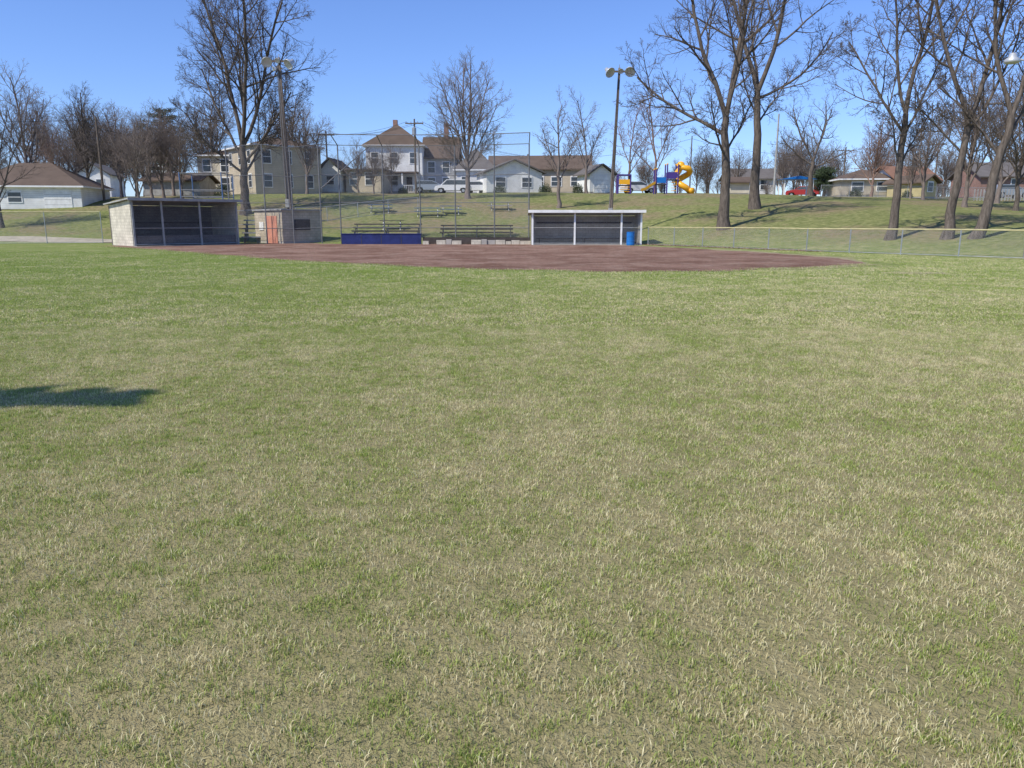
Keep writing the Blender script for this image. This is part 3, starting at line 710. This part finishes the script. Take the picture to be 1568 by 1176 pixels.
La=G(-200,374.5); Lb=G(158,372.5)
fence('chain_link_fence',[La,Lb],2.35,4.0)
fence('chain_link_fence',[(sx(1250,84),83),(sx(1490,84),80),(sx(1700,80),76)],1.2,3,False)
fence('chain_link_fence',[(sx(355,70),70),(sx(500,72),72),(sx(640,74),74)],1.3,3,False)
e=empty('picket_fence',(0,0,0)); m=MB()
for k in range(46):
    x=sx(1490,78)+k*.28; y=78-.04*k; z=h(x,y); m.box(x,x+.11,y,y+.03,z-.1,z+1.1,'grey')
m.obj('pickets',e)
m=MB(); r=random.Random(9)
for k in range(3600):
    t=r.random()**1.2; x=A[0]+(Bp[0]-A[0])*t*.9; y=A[1]+(Bp[1]-A[1])*t*.9
    if k>2600: x=sx(r.uniform(500,1000),60); y=r.gauss(60.5,1.5)
    x+=r.gauss(0,.35); y+=r.gauss(.1,.35); c=Vector((x,y,h(x,y)+r.uniform(.02,.07))); a=r.random()*6.28; s=r.uniform(.03,.07)
    u=Vector((math.cos(a),math.sin(a),r.uniform(-.4,.4)))*s; w=Vector((-math.sin(a),math.cos(a),r.uniform(-.4,.4)))*s*.6
    m.add([c-u,c+w,c+u,c-w],[(0,1,2,3)],'leaf')
m.obj('leaf_litter')
# ------------------------------------------------------------ light poles
def flood(m,c,yaw,tilt=35,s=1.0):
    T=Matrix.Translation(Vector(c))@Matrix.Rotation(R(yaw),4,'Z')@Matrix.Rotation(R(90+tilt),4,'X')@Matrix.Scale(s,4)
    m.lathe([(.05,-.30),(.13,-.28),(.14,-.12),(.2,-.05),(.33,.14),(.35,.2),(.34,.22),(.30,.18),(.05,.12)],'insul',14,T)
def light_pole(X,Y,top,lean,heads,z=None,bar=2.0,r0=.15,barm='wood_pole',name='field_light_pole'):
    z0=h(X,Y) if z is None else z; e=empty(name,(X,Y,z0)); H=top-z0; m=MB()
    m.tube([(0,0,-.2),(lean*.5,0,H*.5),(lean,0,H)],[r0,r0*.8,r0*.6],barm,10); m.obj('pole',e,True)
    m=MB(); m.box(lean-bar/2,lean+bar/2,-.2,-.12,H-.35,H-.22,'wood_pole'); 
    m.tube([(lean,0,H),(lean,0,H+.25)],.03,'galv',6); m.obj('crossarm',e)
    m=MB()
    for (dx,dz,yaw,s) in heads: flood(m,(lean+dx,-.35,H-.3+dz),yaw,35,s)
    m.obj('floodlights',e,True)
    m=MB(); m.box(-.15,.15,-.35,-.17,1.6,2.3,'grey'); m.tube([(-.1,-.2,2.3),(lean-.1,-.12,H-.5)],.025,'pipe',5); m.obj('conduit',e)
light_pole(sx(447,61,310),61,sz(88,61),-.35,[(-.85,0,25,1.15),(.0,.05,-10,.6),(.9,-.15,-40,1.15)])
light_pole(sx(441,70,310),70,sz(100,70),-.15,[(-.3,0,150,.6)],bar=.8)
light_pole(sx(934,62,320),62,sz(104,62),.45,[(-.85,0,35,1.15),(.05,.05,0,.6),(.8,.05,-20,1.15)])
# sun direction (towards the sun)
el=R(49); az=Vector((-.80,-.60,0)).normalized()
sd=Vector((az.x*math.cos(el),az.y*math.cos(el),math.sin(el)))
# light pole added out of view, lamps grouped to cast the lawn shadow
light_pole(-4.85+az.x*11.6/math.tan(el),7.25+az.y*11.6/math.tan(el),12.0,0,[(-1.1,0,0,1.15),(-.55,.08,0,1.25),(0,0,0,1.3),(.55,.08,0,1.25),(1.1,0,0,1.15)],bar=2.8)
X=sx(1562,34.6,395)+.25; Y=34.6; e=empty('street_lamp',(X,Y,0)); m=MB(); zt=sz(92,Y)
m.tube([(0,0,-.2),(0,0,zt)],[.12,.08],'wood_pole',10); m.tube([(0,0,zt-.7),(-.7,0,zt-.1),(-1.5,0,zt+.05)],.035,'galv',6); m.obj('pole',e,True)
m=MB(); m.lathe([(.04,.22),(.1,.2),(.12,.1),(.22,.02),(.24,-.06),(.2,-.1),(.02,-.12)],'insul',14,Matrix.Translation((-1.7,0,zt))@Matrix.Scale(1.3,4)); m.obj('lamp_head',e,True)
def upole(b,Y,e_top,arm=True,r0=.14,mat='wood_pole'):
    X=sx(b,Y,290); z0=h(X,Y); H=sz(e_top,Y)-z0; e=empty('utility_pole',(X,Y,z0)); m=MB()
    m.tube([(0,0,-.3),(0,0,H)],[r0,r0*.65],mat,8)
    if arm:
        m.box(-1.1,1.1,-.16,-.05,H-.6,H-.48,mat)
        for a in (-1,-.4,.4,1): m.tube([(a,-.1,H-.48),(a,-.1,H-.3)],.04,'grey',6)
        if arm==2: m.lathe([(.05,0),(.26,0),(.27,.8),(.1,.9)],'galv',12,Matrix.Translation((.0,-.42,H-1.9)))
    m.obj('pole',e); return (X,Y,z0+H-.35)
u1=upole(158,84,178,False); u2=upole(503,102,200); u3=upole(637,98,182,2); u4=upole(1185,92,174,False,.13,'grey'); u5=upole(1056,104,208,False,.1); u6=upole(808,116,236); u7=upole(1430,112,215); u8=upole(1290,116,225)
m=MB()
def wire(a,b,sag=1.0,r=.016,dx=0,dz=0):
    pts=[]
    for i in range(15):
        t=i/14; pts.append((a[0]+(b[0]-a[0])*t+dx,a[1]+(b[1]-a[1])*t,a[2]+(b[2]-a[2])*t-4*sag*t*(1-t)+dz))
    m.tube(pts,r,'rubber',4)
for dx in (-1,.4,1): 
    wire(u2,u3,.6,dx=dx); wire(u3,u6,.8,dx=dx)
wire(u6,u5,1); wire(u5,u8,1.2); wire(u8,u7,1); wire(u1,u2,1.2); wire(u1,(-110,84,14),1); wire(u7,(110,110,14),1); wire((u1[0],u1[1],u1[2]-.8),(u2[0],u2[1],u2[2]-.8),1.4)
m.obj('power_lines')
# ------------------------------------------------------------ playground
X=sx(1022,88,290); Y=88; e=empty('playground_structure',(X,Y,h(X,Y))); m=MB()
for a in (-1.4,-.2,1.0):
    for b in (-.6,.6): m.tube([(a,b,-.2),(a,b,3.1 if a>-1 else 2.6)],.075,'purple',8); m.lathe([(.09,0),(.1,.08),(.02,.14)],'slide',8,Matrix.Translation((a,b,3.1 if a>-1 else 2.6)))
m.box(-1.4,-.2,-.6,.6,.95,1.05,'dark'); m.box(-.2,1.0,-.6,.6,1.45,1.55,'dark')
m.box(-1.3,-.3,-.62,-.57,1.15,1.75,'blue'); m.box(-.1,.9,-.62,-.57,1.65,2.3,'purple'); m.box(-.1,.9,.57,.62,1.65,2.3,'purple')
for z in (.3,.6,.9,1.2): m.tube([(.2,-.9+z*.1,z),(.8,-.9+z*.1,z)],.03,'slide',6)
m.obj('frame',e)
m=MB(); pts=[]
for i in range(30):
    t=i/29; a=-1.2+t*7.0; pts.append((1.75+.62*math.cos(a),.62*math.sin(a)*1.0,2.75-2.4*t))
m.tube([(1.0,0,2.2),(1.4,-.2,2.85)]+pts[1:]+[(2.6,-.9,.3)],.33,'slide',12); m.lathe([(.45,0),(.42,.25),(.25,.45),(.03,.52)],'slide',12,Matrix.Translation((1.35,-.1,2.95))); m.obj('spiral_slide',e,True)
m=MB(); prof=[(-.35,.0),(-.35,.28),(-.29,.28),(-.26,.06),(.26,.06),(.29,.28),(.35,.28),(.35,0)]
pp=[(-1.4,-.6,1.05),(-1.9,-.8,.8),(-2.6,-1.1,.35),(-3.1,-1.3,.22)]
vs=[];fs=[]
for p in pp: vs+=[(p[0]+q[0]*.3,p[1]+q[0],p[2]+q[1]) for q in prof]
for i in range(3):
    for k in range(8): fs.append((i*8+k,i*8+(k+1)%8,(i+1)*8+(k+1)%8,(i+1)*8+k))
m.add(vs,fs,'slide'); m.obj('open_slide',e)
X=sx(955,90,290); e=empty('playground_climber',(X,90,h(X,90))); m=MB()
for a in (-.7,.7):
    for b in (-.5,.5): m.tube([(a,b,-.2),(a,b,2.0)],.07,'purple',8)
m.box(-.7,.7,-.5,.5,.9,1.0,'dark'); m.box(-.6,.6,-.53,-.48,1.05,1.6,'slide'); m.box(-.75,.75,-.6,.6,2.0,2.15,'purple')
for z in (.25,.5,.75): m.tube([(-.6,-.5,z),(.6,-.5,z)],.03,'slide',6)
m.obj('frame',e)
X=sx(1218,96,290); e=empty('picnic_shelter',(X,96,h(X,96))); m=MB()
for a in (-1.7,1.7):
    for b in (-1,1): m.box(a-.07,a+.07,b-.07,b+.07,-.1,1.9,'white')
m.prism([(-2.1,1.9),(0,2.3),(2.1,1.9)],-1.3,1.3,'y','blue'); o=m.obj('frame',e)
def ptable(b,ep,Y,w,mat):
    X=sx(b,Y,ep); e=empty('picnic_table',(X,Y,h(X,Y)),R(5)); m=MB()
    m.box(-w/2,w/2,-.35,.35,.72,.77,mat)
    for s in (-1,1): m.box(-w/2,w/2,s*.75-.13,s*.75+.13,.43,.47,mat)
    for a in (-w/2+.3,w/2-.3):
        m.tube([(a,-.8,-.05),(a,-.2,.72)],.03,'galv',6); m.tube([(a,.8,-.05),(a,.2,.72)],.03,'galv',6); m.box(a-.03,a+.03,-.8,.8,.38,.427,'galv')
    m.obj('table',e)
for b,ep,Y,w,mt_ in [(582,313,74,2.2,'tblue'),(655,316,72,2.4,'tblue'),(690,315,73,2.0,'tblue'),(765,312,75,2.2,'grey'),(600,330,66,2,'bleach')]: ptable(b,ep,Y,w,mt_)
def car(b,Y,rot,paint,van=False,name='parked_car'):
    X=sx(b,Y,290); e=empty(name,(X,Y,h(X,Y)+.06),R(rot)); m=MB()
    prof=[(-2.2,.35),(-2.25,.75),(-2.1,.95),(-1.2,1.02),(1.35,1.02),(2.1,.88),(2.25,.6),(2.2,.35),(1.85,.35),(1.7,.62),(1.35,.68),(1.05,.6),(.95,.35),(-.95,.35),(-1.05,.6),(-1.35,.68),(-1.7,.62),(-1.85,.35)]
    m.prism(prof,-.85,.85,'y',paint)
    cab=[(-2.05,1.0),(-1.7,1.48),(.2,1.5),(1.2,1.0)] if not van else [(-2.1,1.0),(-1.95,1.65),(.7,1.68),(1.5,1.0)]
    m.prism([(x,z) for x,z in cab],-.72,.72,'y',paint)
    gl=[(cab[0][0]+.22,1.04),(cab[1][0]+.12,cab[1][1]-.08),(cab[2][0]-.05,cab[2][1]-.08),(cab[3][0]-.22,1.04)]
    m.prism(gl,-.735,-.723,'y','glass'); m.prism(gl,.723,.735,'y','glass')
    m.add([(cab[3][0]+.005,-.62,1.03),(cab[3][0]+.005,.62,1.03),(cab[2][0]+.06,.6,cab[2][1]-.05),(cab[2][0]+.06,-.6,cab[2][1]-.05)],[(0,1,2,3)],'glass')
    o=m.obj('body',e); fixn(o); bv=o.modifiers.new('b','BEVEL'); bv.width=.05; bv.segments=2; bv.limit_method='ANGLE'
    m=MB()
    for a in (-1.4,1.4):
        for s in (-1,1): m.lathe([(.05,-.1),(.3,-.1),(.33,-.07),(.33,.07),(.3,.1),(.05,.1)],'rubber',16,Matrix.Translation((a,s*.78,.33))@Matrix.Rotation(R(90),4,'X'))
        for s in (-1,1): m.lathe([(.02,-.012),(.19,-.012),(.19,.012),(.02,.012)],'galv',12,Matrix.Translation((a,s*.895,.33))@Matrix.Rotation(R(90),4,'X'))
    m.obj('wheels',e)
car(660,101,5,'cars'); car(694,99,175,'carw',True); car(735,102,-8,'carw'); car(1230,112,150,'carr'); car(505,104,0,'cars'); car(978,103,10,'carw'); car(1545,88,8,'cars')
# ------------------------------------------------------------ camera / light / sky
cam=bpy.data.cameras.new('camera'); co=bpy.data.objects.new('camera',cam); scene.collection.objects.link(co)
cam.sensor_width=36; cam.lens=36*F/1568; cam.clip_start=.1; cam.clip_end=5000
co.location=(0,0,EYE); co.rotation_euler=(math.pi/2-PITCH,0,0); scene.camera=co
L=bpy.data.lights.new('sun','SUN'); L.energy=5.0; L.angle=R(.5); L.color=(1,.955,.87)
lo=bpy.data.objects.new('sun',L); scene.collection.objects.link(lo); lo.rotation_euler=sd.to_track_quat('Z','Y').to_euler(); lo.location=(-30,-10,40)
w=bpy.data.worlds.new('World'); scene.world=w; w.use_nodes=True; nt=w.node_tree
sky=nt.nodes.new('ShaderNodeTexSky'); sky.sky_type='NISHITA'; sky.sun_disc=False; sky.sun_elevation=el; sky.sun_rotation=math.atan2(az.x,az.y)
sky.air_density=1.0; sky.dust_density=.2; sky.ozone_density=2.2; sky.altitude=200
vm=nt.nodes.new('ShaderNodeVectorMath'); vm.operation='MULTIPLY'; vm.inputs[1].default_value=(.78,.95,1.40)
nt.links.new(sky.outputs[0],vm.inputs[0])
bg=nt.nodes['Background']; bg.inputs[1].default_value=.128; nt.links.new(vm.outputs[0],bg.inputs[0])
scene.view_settings.view_transform='Standard'; scene.view_settings.look='None'; scene.view_settings.exposure=0
